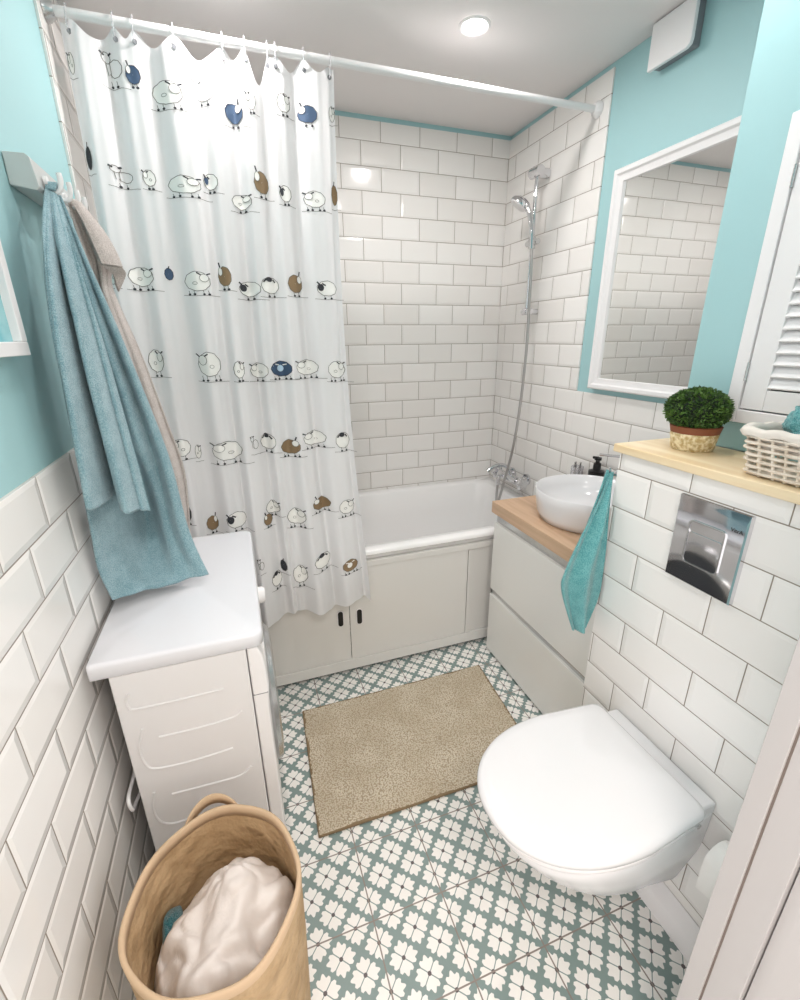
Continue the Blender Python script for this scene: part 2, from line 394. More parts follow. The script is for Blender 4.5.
t = thing('shower_riser', 'chrome shower riser rail with hand shower and long grey hose', 'shower', (1.85, -.34, 1.58))
RX, RY = 1.815, -.36
MB().tube([(RX, RY, 1.590), (RX, RY, 2.195)], .0095, 14).build('rail', M['chrome'], t)
for z in (2.20, 1.60):
    if z > 2: MB().tube([(W-.001, RY, z), (RX-.022, RY, z)], .022, 18).tube([(RX-.005, RY+.036, z), (RX-.005, RY-.036, z)], .022, 18).build('rail_bracket', M['chrome'], t, sharp=30)
    else: MB().tube([(W-.001, RY, z), (RX-.018, RY, z)], .014, 16).tube([(RX, RY+.03, z), (RX, RY-.036, z)], .016, 18).build('rail_bracket', M['chrome'], t, sharp=30)
MB().tube([(RX, RY, 1.885), (RX, RY, 1.935)], .017, 16).tube([(RX, RY+.04, 1.91), (RX, RY-.05, 1.91)], .013, 14).tube([(RX-.002, RY-.03, 1.91), (RX-.034, RY-.040, 1.915)], .015, 14).build('slider', M['satin'], t, sharp=30)
hs = MB().tube(path([(RX-.030, RY-.045, 1.875), (RX-.032, RY-.040, 1.945), (RX-.038, RY-.022, 2.02), (RX-.046, RY+.0, 2.065), (RX-.055, RY+.018, 2.085)], 18), [.010]*4+[.012]*8+[.015]*6, 14)
d = Vector((-.55, .25, -.80)).normalized(); c = Vector((RX-.062, RY+.035, 2.078)); a1 = d.orthogonal().normalized(); a2 = d.cross(a1)
lo_ = lambda r, h: [c+d*h+a1*r*math.cos(2*PI*k/28)+a2*r*math.sin(2*PI*k/28) for k in range(28)]
hs.loft([lo_(.004, -.028), lo_(.022, -.025), lo_(.040, -.010), lo_(.047, .002), lo_(.046, .010)])
hs = hs.build('hand_shower', M['chrome'], t)
MB().loft([lo_(.042, .0095), lo_(.040, .014), lo_(.003, .015)]).build('spray_face', M['white_plastic'], hs)
hp = [(RX-.030, RY-.045, 1.880), (RX-.03, RY-.055, 1.80), (RX-.02, RY-.05, 1.60), (RX-.02, RY-.055, 1.40), (RX-.03, RY-.055, 1.15), (RX-.05, RY-.05, .92), (RX-.075, RY-.025, .72), (RX-.085, RY+.0, .60), (RX-.08, RY+.03, .55), (RX-.07, RY+.055, .60), (1.75, -.30, .667)]
MB().tube(path(hp, 90), .0072, 10).build('hose', M['hose'], t)
# ================================================================== SHOWER CURTAIN
RODY, RODZ = -.66, 2.335
t = thing('curtain_rod', 'straight white shower curtain rod spanning from left wall to right wall', 'curtain rod', (W/2, RODY, RODZ))
MB().tube([(.018, RODY, RODZ), (W-.018, RODY, RODZ)], .0125, 18).build('tube', M['white_plastic'], t)
for x0, x1 in ((.001, .024), (W-.001, W-.024)):
    MB().tube([(x0, RODY, RODZ), (x0+(x1-x0)*.35, RODY, RODZ), (x1, RODY, RODZ)], [.030, .028, .017], 24).build('end_cup', M['satin'] if x0 < .1 else M['white_plastic'], t, sharp=30)
HK = [.052, .165, .215, .320, .456, .520, .588, .612, .700, .786]
CX0, CX1, CZ0 = .030, .800, .425
def top_z(x):
    for a, b in zip(HK, HK[1:]):
        if a <= x <= b:
            f = (x-a)/(b-a); g = b-a
            return 2.322-((.012+.20*g)*math.sin(PI*f)**1.7 if not .50 < a < .56 else .085*math.sin(PI*f)**1.2)*(1. if g > .03 else .4)
    return 2.315
def curt(s, z, off=0.):
    """s 0..1 across the curtain, z world height; returns the point on the folded cloth"""
    q = min(1, max(0, (2.3-z)/1.85))
    x0 = CX0+.015*q; x1 = CX1-.030*math.sin(PI*min(1, q*1.0))+.012*q
    x = x0+(x1-x0)*s
    yc = -.66-.205*min(1, q*1.05)
    amp = .017+.013*q
    ss = s+.018*math.sin(2*PI*(s*1.5+.3*q))
    f = math.sin(2*PI*(7.2*ss+.15+.35*q))*.65+math.sin(2*PI*(3.3*ss+.62-.3*q))*.45+.22*math.sin(2*PI*(14.5*ss+.4*q))
    f += q*q*.35*math.sin(2*PI*(5.1*ss+.3))
    # draw in at the hooks
    y = yc+amp*f
    x += .010*q*math.sin(2*PI*(5.2*s+.4))
    return Vector((x, y-off, z))
NU, NV = 260, 150
m = MB()
def cf(u, v):
    p = curt(u, 2.2)
    zt = top_z(CX0+(CX1-CX0)*u)
    hem = CZ0+.010*math.sin(2*PI*(3.3*u+.2))-.004
    z = zt+(hem-zt)*v
    return curt(u, z)
m.grid(cf, NU, NV, 0)
def cs(x, z):
    """world x -> s on the curtain"""
    q = min(1, max(0, (2.3-z)/1.85)); x0 = CX0+.015*q; x1 = CX1-.030*math.sin(PI*min(1, q))+.012*q
    s = (x-x0)/(x1-x0)
    for _ in range(6): s += (x-curt(s, z).x)/(x1-x0)
    return s
def on(x, z, off):
    e = .002; s = cs(x, z); p = curt(s, z); du = curt(s+e, z)-curt(s-e, z); dz = curt(s, z+e)-curt(s, z-e)
    n = du.cross(dz).normalized()
    if n.y > 0: n = -n
    return p+n*off
def stroke(pts, wd, mi, off=.0016):
    """closed/open ribbon following the cloth; pts are (x,z)"""
    P = []
    for a, b in zip(pts, pts[1:]):
        k = max(1, int(math.dist(a, b)/.006))
        P += [(a[0]+(b[0]-a[0])*i/k, a[1]+(b[1]-a[1])*i/k) for i in range(k)]
    P.append(pts[-1]); L = []; R = []
    for i, p in enumerate(P):
        a = P[max(i-1, 0)]; b = P[min(i+1, len(P)-1)]; dx, dz = b[0]-a[0], b[1]-a[1]; l = math.hypot(dx, dz) or 1
        nx, nz = -dz/l*wd/2, dx/l*wd/2
        L.append(on(p[0]+nx, p[1]+nz, off)); R.append(on(p[0]-nx, p[1]-nz, off))
    m.loft([L, R], False, False, closed=False, mi=mi)
def blob(cx, cz, rx, rz, mi, off=.0012, ang=0., wob=0., n=20, rings=4):
    loops = []
    for r in range(rings+1):
        f = max(r/rings, .02); l = []
        for k in range(n):
            a = 2*PI*k/n; rr = f*(1+wob*math.sin(5*a+cx*50))
            ex, ez = rx*rr*math.cos(a), rz*rr*math.sin(a)
            l.append(on(cx+ex*math.cos(ang)-ez*math.sin(ang), cz+ex*math.sin(ang)+ez*math.cos(ang), off))
        loops.append(l)
    m.loft(loops, False, False, mi=mi)
def ring(cx, cz, rx, rz, wd, mi, off=.0018, wob=.03, a0=0., a1=2*PI, k=26, fr=9):
    stroke([(cx+rx*(1+wob*math.sin(fr*a+cx*80))*math.cos(a), cz+rz*(1+wob*math.sin(fr*a+cx*80))*math.sin(a)) for a in [a0+(a1-a0)*i/k for i in range(k+1)]], wd, mi, off)
INK, DRK, NVY, BRN, CRM, PAL = 1, 2, 3, 4, 5, 6
def sheep(cx, cz, wd, h, ty, i):
    rx = max(wd*.44, .009); rz = h*.37; cz = cz+h*.03; lw = .0018 if wd > .03 else .0014
    side = 1 if i % 2 else -1
    narrow = wd < .03
    body = {'n': NVY, 'b': BRN, 'd': DRK, 'w': NVY, 'w2': BRN}.get(ty)
    if ty == 'g':                                   # standing sketchy sheep, head up on the left
        ring(cx+.15*wd, cz-.05*h, rx*.75, rz*.6, lw, INK, a0=-2.6, a1=2.4)
        ring(cx-.22*wd, cz+.22*h, rx*.42, rz*.38, lw, INK)
        stroke([(cx-.46*wd, cz+.33*h), (cx-.30*wd, cz+.27*h)], lw*2.8, DRK); stroke([(cx-.12*wd, cz+.29*h), (cx+.03*wd, cz+.36*h)], lw*2.8, DRK)
        stroke([(cx-.28*wd, cz+.12*h), (cx-.22*wd, cz-.22*h)], lw, INK); stroke([(cx-.10*wd, cz+.10*h), (cx-.08*wd, cz-.25*h)], lw, INK)
    else:
        if body: blob(cx, cz, rx, rz, body, wob=.02)
        else: blob(cx, cz, rx*.97, rz*.97, CRM, off=.0010)
        ring(cx, cz, rx, rz, lw, DRK if body == NVY else INK)
        if ty in ('o', 'y'):
            hx = cx+side*rx*.55; hz = cz+rz*.35
            blob(hx, hz, rx*.36, rz*.40, CRM, off=.0020); ring(hx, hz, rx*.36, rz*.40, lw*.8, INK, off=.0024)
            stroke([(hx-rx*.55, hz+rz*.55), (hx-rx*.25, hz+rz*.30)], lw*2.2, DRK, .0026); stroke([(hx+rx*.20, hz+rz*.32), (hx+rx*.50, hz+rz*.50)], lw*2.2, DRK, .0026)
            ring(cx-side*rx*.2, cz-rz*.2, rx*.18, rz*.14, lw*.7, INK)
        elif ty in ('k', 'f'):
            hx = cx-rx*.62; hz = cz+rz*.12; blob(hx, hz, rx*.32, rz*.48, NVY if ty == 'f' else DRK, off=.0022)
            stroke([(hx-rx*.35, hz+rz*.75), (hx-rx*.1, hz+rz*.35)], lw*2.6, DRK, .0026); stroke([(hx+rx*.50, hz+rz*.25), (hx+rx*.15, hz+rz*.55)], lw*2.6, DRK, .0026)
        elif ty == 'h':
            hz = cz+rz*.75; blob(cx-.05*wd, hz, rx*.36, rz*.30, DRK, off=.0022)
            stroke([(cx-rx*.75, hz-rz*.35), (cx-rx*.45, hz)], lw*2.8, DRK, .0026); stroke([(cx+rx*.60, hz-rz*.35), (cx+rx*.30, hz)], lw*2.8, DRK, .0026)
        elif ty in ('w', 'w2'):
            blob(cx-rx*.1, cz+rz*.05, rx*.36, rz*.44, PAL if ty == 'w' else CRM, off=.0022)
            stroke([(cx-rx*.62, cz+rz*.62), (cx-rx*.25, cz+rz*.5)], lw*2, CRM, .0026); stroke([(cx+rx*.58, cz+rz*.6), (cx+rx*.2, cz+rz*.5)], lw*2, CRM, .0026)
        elif body and not narrow:
            hx = cx+side*rx*.55; hz = cz+rz*.5
            blob(hx, hz, rx*.32, rz*.42, CRM, off=.0022); ring(hx, hz, rx*.32, rz*.42, lw*.8, INK, off=.0025)
            stroke([(hx, hz+rz*.45), (hx+side*rx*.15, hz+rz*.95)], lw*2.4, DRK, .0026)
        elif body:
            stroke([(cx, cz+rz*.9), (cx+.1*wd, cz+rz*1.35)], lw*2, DRK, .0026)
    lz = cz-rz
    if not narrow:
        for fx in ((-.34, -.16, .16, .34) if wd > .07 and ty not in 'hk' else (-.14, .14)):
            stroke([(cx+fx*wd, lz+.02*h), (cx+fx*wd+.002, lz-.11*h)], lw*.9, INK)
            blob(cx+fx*wd+.002, lz-.13*h, .0042, .0036, DRK, off=.0022, n=10, rings=1)
    if ty not in 'n' or i % 2:
        stroke([(cx-.55*wd, lz-.15*h), (cx-.1*wd, lz-.19*h), (cx+.3*wd, lz-.165*h), (cx+.75*wd, lz-.19*h)], .0013, INK)
SHEEP = [(0.041, 2.219, 0.02, 0.07, 'o'), (0.142, 2.227, 0.058, 0.099, 'g'), (0.196, 2.21, 0.043, 0.063, 'n'), (0.282, 2.174, 0.096, 0.08, 'o'), (0.384, 2.201, 0.07, 0.076, 'o'), (0.469, 2.151, 0.061, 0.073, 'n'), (0.522, 2.184, 0.031, 0.068, 'o'), (0.626, 2.197, 0.046, 0.07, 'o'), (0.701, 2.171, 0.067, 0.066, 'n'), (0.785, 2.187, 0.022, 0.061, 'o'), (0.045, 1.984, 0.021, 0.081, 'd'), (0.121, 1.948, 0.065, 0.063, 'g'), (0.197, 1.946, 0.039, 0.059, 'o'), (0.295, 1.933, 0.106, 0.065, 'o'), (0.374, 1.953, 0.049, 0.061, 'f'), (0.463, 1.903, 0.069, 0.058, 'o'), (0.53, 1.958, 0.052, 0.085, 'b'), (0.605, 1.935, 0.043, 0.065, 'k'), (0.702, 1.924, 0.077, 0.066, 'o'), (0.774, 1.945, 0.024, 0.084, 'b'), (0.055, 1.664, 0.027, 0.063, 'o'), (0.131, 1.667, 0.08, 0.075, 'y'), (0.211, 1.678, 0.027, 0.047, 'n'), (0.295, 1.656, 0.086, 0.078, 'y'), (0.381, 1.674, 0.044, 0.08, 'b'), (0.457, 1.639, 0.079, 0.063, 'k'), (0.525, 1.65, 0.067, 0.069, 'h'), (0.611, 1.658, 0.059, 0.077, 'b'), (0.72, 1.645, 0.08, 0.066, 'k'), (0.134, 1.411, 0.054, 0.095, 'o'), (0.297, 1.397, 0.077, 0.105, 'o'), (0.39, 1.378, 0.037, 0.075, 'o'), (0.457, 1.372, 0.068, 0.069, 'o'), (0.534, 1.377, 0.081, 0.07, 'w'), (0.627, 1.378, 0.092, 0.071, 'o'), (0.735, 1.368, 0.075, 0.08, 'o'), (0.169, 1.126, 0.063, 0.078, 'o'), (0.218, 1.104, 0.02, 0.064, 'o'), (0.318, 1.103, 0.114, 0.087, 'o'), (0.41, 1.121, 0.028, 0.073, 'g'), (0.46, 1.121, 0.06, 0.075, 'h'), (0.538, 1.099, 0.077, 0.069, 'b'), (0.63, 1.122, 0.099, 0.069, 'o'), (0.738, 1.106, 0.066, 0.079, 'h'), (0.156, 0.897, 0.032, 0.083, 'd'), (0.232, 0.838, 0.047, 0.071, 'b'), (0.318, 0.849, 0.077, 0.079, 'k'), (0.451, 0.871, 0.059, 0.065, 'o'), (0.428, 0.83, 0.036, 0.057, 'b'), (0.534, 0.832, 0.076, 0.083, 'o'), (0.635, 0.867, 0.083, 0.062, 'b'), (0.734, 0.843, 0.074, 0.073, 'o'), (0.381, 0.672, 0.022, 0.068, 'g'), (0.436, 0.587, 0.046, 0.079, 'h'), (0.468, 0.632, 0.027, 0.061, 'd'), (0.527, 0.592, 0.063, 0.099, 'o'), (0.619, 0.64, 0.081, 0.076, 'h'), (0.729, 0.6, 0.076, 0.064, 'w2')]
for i, sdat in enumerate(SHEEP): sheep(*sdat, i)
cur = m.build('shower_curtain', [M['curtain'], M['ink'], M['ink_dark'], M['ink_navy'], M['ink_brown'], M['ink_cream'], M['ink_pale']], sharp=180)
tag(cur, 'white shower curtain printed with rows of cartoon sheep, hanging outside the bath', 'shower curtain')
for x in HK:
    s = cs(x, 2.295); c = curt(s, 2.294)
    MB().lathe((c.x, c.y-.0022, c.z), [(.0025, -.0018), (.0065, -.0018), (.0065, .0008), (.0025, .0008)], 16, axis=1).build('grommet', M['grey'], cur)
RINGL = ['clear curtain ring at the far left end of the rod, by the tiled left wall', 'clear curtain ring second from the left wall on the rod', 'clear curtain ring third from the left wall on the rod',
    'clear curtain ring fourth from the left wall, where the curtain top peaks', 'clear curtain ring left of the two before the deep sag in the curtain top', 'clear curtain ring just left of the deep V-shaped sag in the curtain top',
    'clear curtain ring just right of the deep sag, left one of a close pair', 'clear curtain ring right one of the close pair beside the deep sag', 'clear curtain ring second from the free right edge of the curtain', 'clear curtain ring at the free right edge of the curtain']
for i, x in enumerate(HK):
    pts = [(x+.002*math.sin(a), RODY+.0175*math.cos(a)-.002, 2.322+.033*math.sin(a)) for a in [2*PI*k/28 for k in range(28)]]
    o = MB().tube(pts, .0019, 8, closed=True).build('curtain_ring', M['clear'])
    tag(o, RINGL[i], 'curtain ring', 'clear curtain rings')
# ================================================================== WASHING MACHINE
WY0, WY1 = -1.575, -.95
t = thing('washing_machine', 'white washing machine against the left wall with towels hanging over it', 'washing machine', (.2, -1.26, 0))
MB().box(.045, .3215, WY0, WY1, .02, .812).build('body', M['white_enamel'], t, bevel=.004)
tl = [rrect(.012, .36, WY0-.004, WY1+.004, z, r, 6) for z, r in ((.812, .012), (.842, .012))]
tp = MB()
def toprect(z, ins):
    o_ = rrect(.012+ins*.3, .362-ins, WY0-.005+ins, WY1+.005-ins, z, .024)
    return [(x if x > .18 else max(.012+ins*.3, x-(.20-x)*0), y, zz) if x > .18 else (.012+ins*.3+(x-.012-ins*.3)*.25, (WY0-.005+ins)+(y-WY0+.005-ins)*.25 if y < -1.3 else (WY1+.005-ins)-(WY1+.005-ins-y)*.25, zz) for x, y, zz in o_]
tp.loft([toprect(.8135, .003), toprect(.816, .0), toprect(.842, .0), toprect(.848, .002), toprect(.850, .007)])
tp.build('top_panel', M['washer_top'], t, sharp=60)
fr = MB(); prof = [(.3230, .02), (.352, .02), (.357, .06), (.357, .64), (.362, .70), (.357, .785), (.347, .8125), (.3230, .8125)]
fr.loft([[(x, WY0, z) for x, z in prof], [(x, WY1, z) for x, z in prof]])
fr = fr.build('front_panel', M['white_plastic'], t, bevel=.006)
MB().box(.324, .3578, WY0-.0006, WY1, .678, .6795).build('seam', M['grey'], fr)
dr = MB().lathe((.357, -1.26, .42), [(.20, 0), (.205, .008), (.197, .020), (.165, .025), (.160, .016)], 48, axis=0, cap=False).build('door', M['satin'], t)
MB().lathe((.357, -1.26, .42), [(.161, .014), (.120, .021), (.03, .024), (.001, .024)], 40, axis=0, cap=False).build('door_glass', M['glassy'], dr)
MB().lathe((.357, -1.22, .742), [(.026, 0), (.025, .016), (.020, .024), (.001, .025)], 28, axis=0).build('dial', M['white_plastic'], t)
MB().box(.356, .3615, -1.53, -1.38, .715, .775).build('detergent_drawer', M['white_plastic'], t, bevel=.003)
RB = [[(.074,.761),(.067,.745),(.069,.726),(.081,.718),(.171,.716),(.262,.718)], [(.112,.627),(.197,.625),(.272,.630),(.293,.643)],
      [(.084,.661),(.069,.614),(.072,.562),(.093,.539),(.174,.533),(.260,.538)], [(.110,.449),(.199,.445),(.266,.445),(.295,.465)],
      [(.075,.471),(.065,.42),(.071,.377),(.094,.356),(.136,.354),(.25,.354)]]
m = MB()
for r in RB: m.tube(path([(x, WY0-.0002, z) for x, z in r], 26), .0032, 8)
m.build('pressed_rib', M['white_enamel'], t)
for x, y in ((.08, WY0+.04), (.30, WY0+.04), (.08, WY1-.04), (.30, WY1-.04)):
    MB().lathe((x, y, 0), [(.02, 0), (.02, .01), (.012, .012), (.012, .021)], 16).build('foot', M['black'], t)
o = MB().tube(path([(.030, -1.20, .40), (.026, -1.45, .40), (.022, -1.545, .42), (.026, -1.583, .445), (.022, -1.575, .475), (.022, -1.50, .47), (.030, -1.2, .46)], 40), .0042, 10).build('inlet_hose', M['white_plastic'], t)
# ================================================================== TOWELS ON THE LEFT WALL
RKY0, RKY1 = -1.245, -.985
t = thing('hook_rack', 'brushed metal hook rack screwed to the teal left wall', 'hook rack', (.0, -1.1, 1.76))
MB().loft([[(-.007, y, 1.832), (.030, y, 1.832), (.038, y, 1.826), (.044, y, 1.775), (.038, y, 1.768), (-.007, y, 1.775)] for y in (RKY0, RKY1)]).build('rail', M['alu'], t, bevel=.002)
for y in (-1.205, -1.14, -1.08, -1.02):
    MB().tube(path([(.044, y, 1.788), (.058, y, 1.776), (.070, y, 1.782), (.074, y, 1.800), (.073, y, 1.812)], 14), [.0045]*9+[.0055]*5, 10).tube([(.0445, y, 1.795), (.051, y, 1.795)], .010, 12).build('hook', M['white_plastic'], t)
def sheet(m, L, R, fold, nu=60, nv=80, dirv=(0, -1, 0), v0=0., v1=1.):
    dv = Vector(dirv)
    def f(u, v):
        a, b = spl(L, v), spl(R, v)
        return a.lerp(b, u)+dv*fold(u, v)
    m.grid(f, nu, nv)
S = math.sin
BL = [(.044,-1.20,1.775),(.043,-1.27,1.657),(.036,-1.34,1.462),(.034,-1.37,1.279),(.025,-1.38,1.074),(.019,-1.38,.974),(.028,-1.37,.887)]
BR = [(.063,-1.185,1.775),(.092,-1.20,1.646),(.128,-1.21,1.498),(.165,-1.22,1.320),(.189,-1.23,1.181),(.206,-1.25,.995),(.240,-1.285,.872)]
FL = [(.045,-1.21,1.778),(.053,-1.32,1.667),(.059,-1.38,1.572),(.060,-1.42,1.463),(.057,-1.43,1.330),(.048,-1.43,1.149)]
FR = [(.060,-1.20,1.778),(.095,-1.29,1.629),(.114,-1.31,1.481),(.126,-1.32,1.331),(.142,-1.32,1.091)]
m = MB()
def fb(u, v):
    k = min(1, v*2.2)
    f = .018*k*(1-.75*v**5)*(S(2*PI*(2.1*u+.1))+.5*S(2*PI*(4.3*u+.2+.2*v)))
    bowl = -(.075*k*(1-v**6)+.13*S(PI*min(1, max(0, (v-.58)/.42))))*math.exp(-((u-.43)/.25)**2)       # the lower middle sinks away from the edge folds
    return f+bowl
sheet(m, BL, BR, fb, 80, 110)
def ff(u, v):
    k = min(1, v*2.5)
    crease = -.15*k*math.exp(-((u-.34+.04*v)/(.05+.08*v))**2)
    return crease+.022*k+.020*k*math.exp(-((u-.16)/.12)**2)+.022*k*math.exp(-((u-.62)/.13)**2)-.012*k*math.exp(-((u-.80)/.06)**2)+.003*S(2*PI*(5*u+v))
sheet(m, FL, FR, ff, 80, 90)
# short loop over the hook joining the two layers
m.grid(lambda u, v: Vector((.044+.019*u+.004*S(PI*v), -1.20-.012*v+.0, 1.775+.016*S(PI*v)+.003*v)), 12, 10)
o = m.build('bath_towel', M['towel_blue'], solid=.006, sharp=180); tag(o, 'light blue terry bath towel hanging from the rack onto the washing machine', 'towel')
GL = [(.052,-1.085,1.790),(.062,-1.075,1.655),(.070,-1.065,1.505),(.080,-1.06,1.268),(.090,-1.06,1.028),(.10,-1.06,.872)]
GR = [(.070,-1.075,1.788),(.106,-1.05,1.672),(.100,-1.05,1.600),(.136,-1.05,1.442),(.168,-1.05,1.263),(.193,-1.05,1.096),(.176,-1.05,.872)]
m = MB(); sheet(m, GL, GR, lambda u, v: .014*min(1, v*3)*(S(2*PI*(1.6*u+.2))+.4*S(2*PI*(3.7*u+v*.3))), 50, 90)
# folded-over flap near the top
sheet(m, [(.060,-1.095,1.79),(.078,-1.10,1.74),(.090,-1.10,1.69),(.098,-1.10,1.655)], [(.074,-1.075,1.79),(.108,-1.06,1.735),(.126,-1.055,1.69),(.134,-1.055,1.655)], lambda u, v: .008*S(PI*u), 24, 24)
m.grid(lambda u, v: spl([(.098,-1.10,1.655),(.110,-1.06,1.640),(.112,-1.05,1.615)], v).lerp(spl([(.134,-1.055,1.655),(.136,-1.04,1.64),(.112,-1.04,1.60)], v), u), 16, 10)
o = m.build('bath_towel', M['towel_beige'], solid=.006, sharp=180); tag(o, 'beige towel hanging behind the blue one on the same rack', 'towel')
# framed picture
t = thing('framed_picture', 'white picture frame with a blue print at the left edge, on the teal wall', 'picture', (.0, -1.62, 1.455))
fy0, fy1, fz0, fz1 = -1.76, -1.445, 1.455, 1.86
m = MB()
m.box(-.007, .020, fy0, fy1, fz0, fz0+.024).box(-.007, .020, fy0, fy1, fz1-.024, fz1).box(-.007, .020, fy1-.024, fy1, fz0+.024, fz1-.024).box(-.007, .020, fy0, fy0+.024, fz0+.024, fz1-.024)
m.build('frame', M['white_paint'], t, bevel=.002)
MB().box(-.007, .006, fy0+.024, fy1-.024, fz0+.024, fz1-.024).build('print', var('blue_print', srgb(96, 178, 190), srgb(150, 206, 212), 12., .2), t)
# ================================================================== LAUNDRY BASKET
BX, BY, BZ = .222, -1.855, .50
t = thing('laundry_basket', 'soft tan fabric laundry basket standing in front of the washing machine', 'laundry basket', (BX, BY, 0))
def brad(a, z):
    q = z/BZ
    return (.142+.014*q)*(1+.018*S(3*a+1.2+2*q)+.010*S(7*a+3*q)), (.148+.014*q)*(1+.018*S(3*a+1.2+2*q)+.010*S(7*a+3*q))
def bp(a, z, ins=0., dz=0.):
    rx, ry = brad(a, z)
    zz = z+(-.018*math.exp(-((((a+PI/2+PI) % (2*PI))-PI-.25)/.45)**2) if z > .42 else 0)*(z/BZ)
    return (BX+(rx-ins)*math.cos(a), BY+(ry-ins)*S(a), zz+dz)
NA = 72; A_ = [2*PI*k/NA for k in range(NA)]
zs = [.004, .02, .10, .20, .30, .40, .46, .495]
loops = [[bp(a, z) for a in A_] for z in zs]+[[bp(a, z, .006) for a in A_] for z in reversed(zs[1:])]
MB().loft(loops, True, True).build('body', M['kraft'], t, sharp=70)
hem = [[bp(a, z, ins) for a in A_] for z, ins in ((.478, -.001), (.498, -.0015), (.5015, .003), (.498, .0075), (.476, .0075))]; hem.append(hem[0])
MB().loft(hem, False, False).build('rim', M['kraft_rim'], t, sharp=180)
for a0, hgt in ((1.66, .036),):
    P1 = []
    for k in range(21):
        f = k/20; a = a0-.36+.72*f; hh = hgt*S(PI*f)**.7; q = bp(a, .49, -.007-.016*S(PI*f)); P1.append((q[0], q[1], q[2]-.012+hh))
    rows = [[(x-BX)*s_+BX, (y-BY)*s_+BY, z+d_] for (x, y, z) in P1 for s_, d_ in ((1., 0),)]
    m = MB(); m.loft([[(p[0], p[1], p[2]) for p in rows], [((p[0]-BX)*1.02+BX, (p[1]-BY)*1.02+BY, p[2]-.030) for p in rows]], False, False, closed=False)
    m.build('handle', M['kraft_rim'], t, solid=.004, sharp=180)
# laundry heap
def heap(u, v):
    a = 2*PI*u; r = v
    n1 = noise.noise(Vector((math.cos(a)*r*1.6+3, S(a)*r*1.6, 1.3)))
    n2 = noise.noise(Vector((math.cos(a)*r*4+7, S(a)*r*4+2, 4.1)))
    crease = abs(noise.noise(Vector((math.cos(a)*r*2.6+1, S(a)*r*2.6+9, 8.))))
    z = .345+.10*(1-r**2.6)+.060*n1+.010*n2-.030*(.2-min(crease, .2))*3*r-.10*max(0, r-.88)*4
    xx, yy = math.cos(a)*r, S(a)*r; wv = noise.noise(Vector((xx*1.5, yy*1.5, 6.)))*5
    z += .007*S(9*xx+5*yy+wv)*min(1, r*2)+.004*S(17*yy-6*xx+1.5*wv)
    rr = .144*r*(1+.03*S(3*a+1)+.02*S(5*a))
    return (BX+.004+rr*math.cos(a), BY-.012+rr*S(a)*.98, z)
m = MB(); m.grid(heap, 96, 40)
o = m.build('laundry', M['laundry'], solid=.004, sharp=180, weld=True); tag(o, 'crumpled off-white garment lying in the tan laundry basket', 'clothing')
m = MB(); m.grid(lambda u, v: (BX-.112+.018*v*math.cos(2*PI*u)+.01*v, BY+.045+.05*v*S(2*PI*u), .345+.03*(1-v*v)+.008*S(6*PI*u)*v), 30, 8)
o = m.build('garment', terry('dark_teal_knit', srgb(30, 84, 92), srgb(50, 110, 116)), solid=.004, sharp=180, weld=True); tag(o, 'scrap of dark teal fabric under the off-white laundry in the basket', 'clothing')
# ================================================================== VANITY
VX, VY0, VY1 = 1.405, -1.597, -.848
t = thing('vanity_cabinet', 'pale gloss vanity cabinet with two deep drawers under the basin', 'cabinet', (1.64, -1.2, 0))
MB().box(1.425, W-.002, VY0, VY1, .012, .735).build('carcass', M['lacquer'], t, bevel=.001)
for z0, z1 in ((.352, .690), (.012, .322)):
    d_ = MB().box(VX, VX+.019, VY0, VY1, z0, z1).build('drawer_front', M['lacquer'], t, bevel=.002)
MB().box(1.418, 1.4245, VY0, VY1-.002, .322, .352).box(1.418, 1.4245, VY0, VY1-.002, .690, .735).build('grip_channel', M['satin'], t)
MB().box(1.43, W-.01, VY0+.01, VY1-.01, .0, .012).build('floor_gap_strip', M['dark'], t)
o = MB().box(1.392, W-.001, VY0, -.838, .745-.008, .790).build('worktop', M['oak'], bevel=.003); tag(o, 'oak worktop under the round basin', 'worktop')
# basin
BCX, BCY = 1.635, -1.155
t = thing('washbasin', 'round white vessel basin on the oak worktop', 'basin', (BCX, BCY, .791))
MB().lathe((BCX, BCY, .791), [(.15, 0), (.178, .003), (.192, .03), (.203, .09), (.206, .120), (.203, .124), (.199, .122), (.190, .085), (.165, .035), (.10, .018), (.02, .014)], 64).build('bowl', M['white_gloss'], t, sharp=70)
MB().lathe((BCX, BCY, .8055), [(.001, 0), (.022, 0), (.022, .004), (.001, .006)], 24).build('drain', M['chrome'], t)
t = thing('basin_mixer_tap', 'tall chrome basin mixer behind the round basin, lever beside the shelf end', 'tap', (1.80, -1.22, .791))
m = MB().lathe((1.846, -1.262, .791), [(.026, 0), (.026, .006), (.019, .010), (.019, .20), (.022, .205), (.022, .235), (.001, .24)], 24)
m.tube([(1.846, -1.262, .965), (1.79, -1.245, .975), (1.72, -1.222, .960)], [.014, .013, .012], 14); m.build('body', M['chrome'], t)
MB().tube([(1.846, -1.262, 1.032), (1.825, -1.15, 1.022), (1.80, -1.01, 1.005)], [.008, .0065, .005], 12).build('lever', M['chrome'], t)
t = thing('soap_dispenser', 'small black pump dispenser behind the basin', 'soap dispenser', (1.838, -.962, .791))
m = MB().lathe((1.838, -.962, .791), [(.032, 0), (.034, .004), (.034, .110), (.034, .122)], 28); m.build('bottle', M['black'], t)
MB().lathe((1.838, -.962, .911), [(.034, .0), (.034, .006), (.017, .012), (.016, .040), (.009, .044), (.009, .052), (.015, .055), (.015, .066), (.001, .068)], 20).tube([(1.838, -.962, .976), (1.812, -.962, .980)], .006, 10).build('pump', M['black'], t)
t = thing('toothbrush_holder', 'small clear holder with slim chrome stems left of the black pump', 'holder', (1.838, -.84, .791))
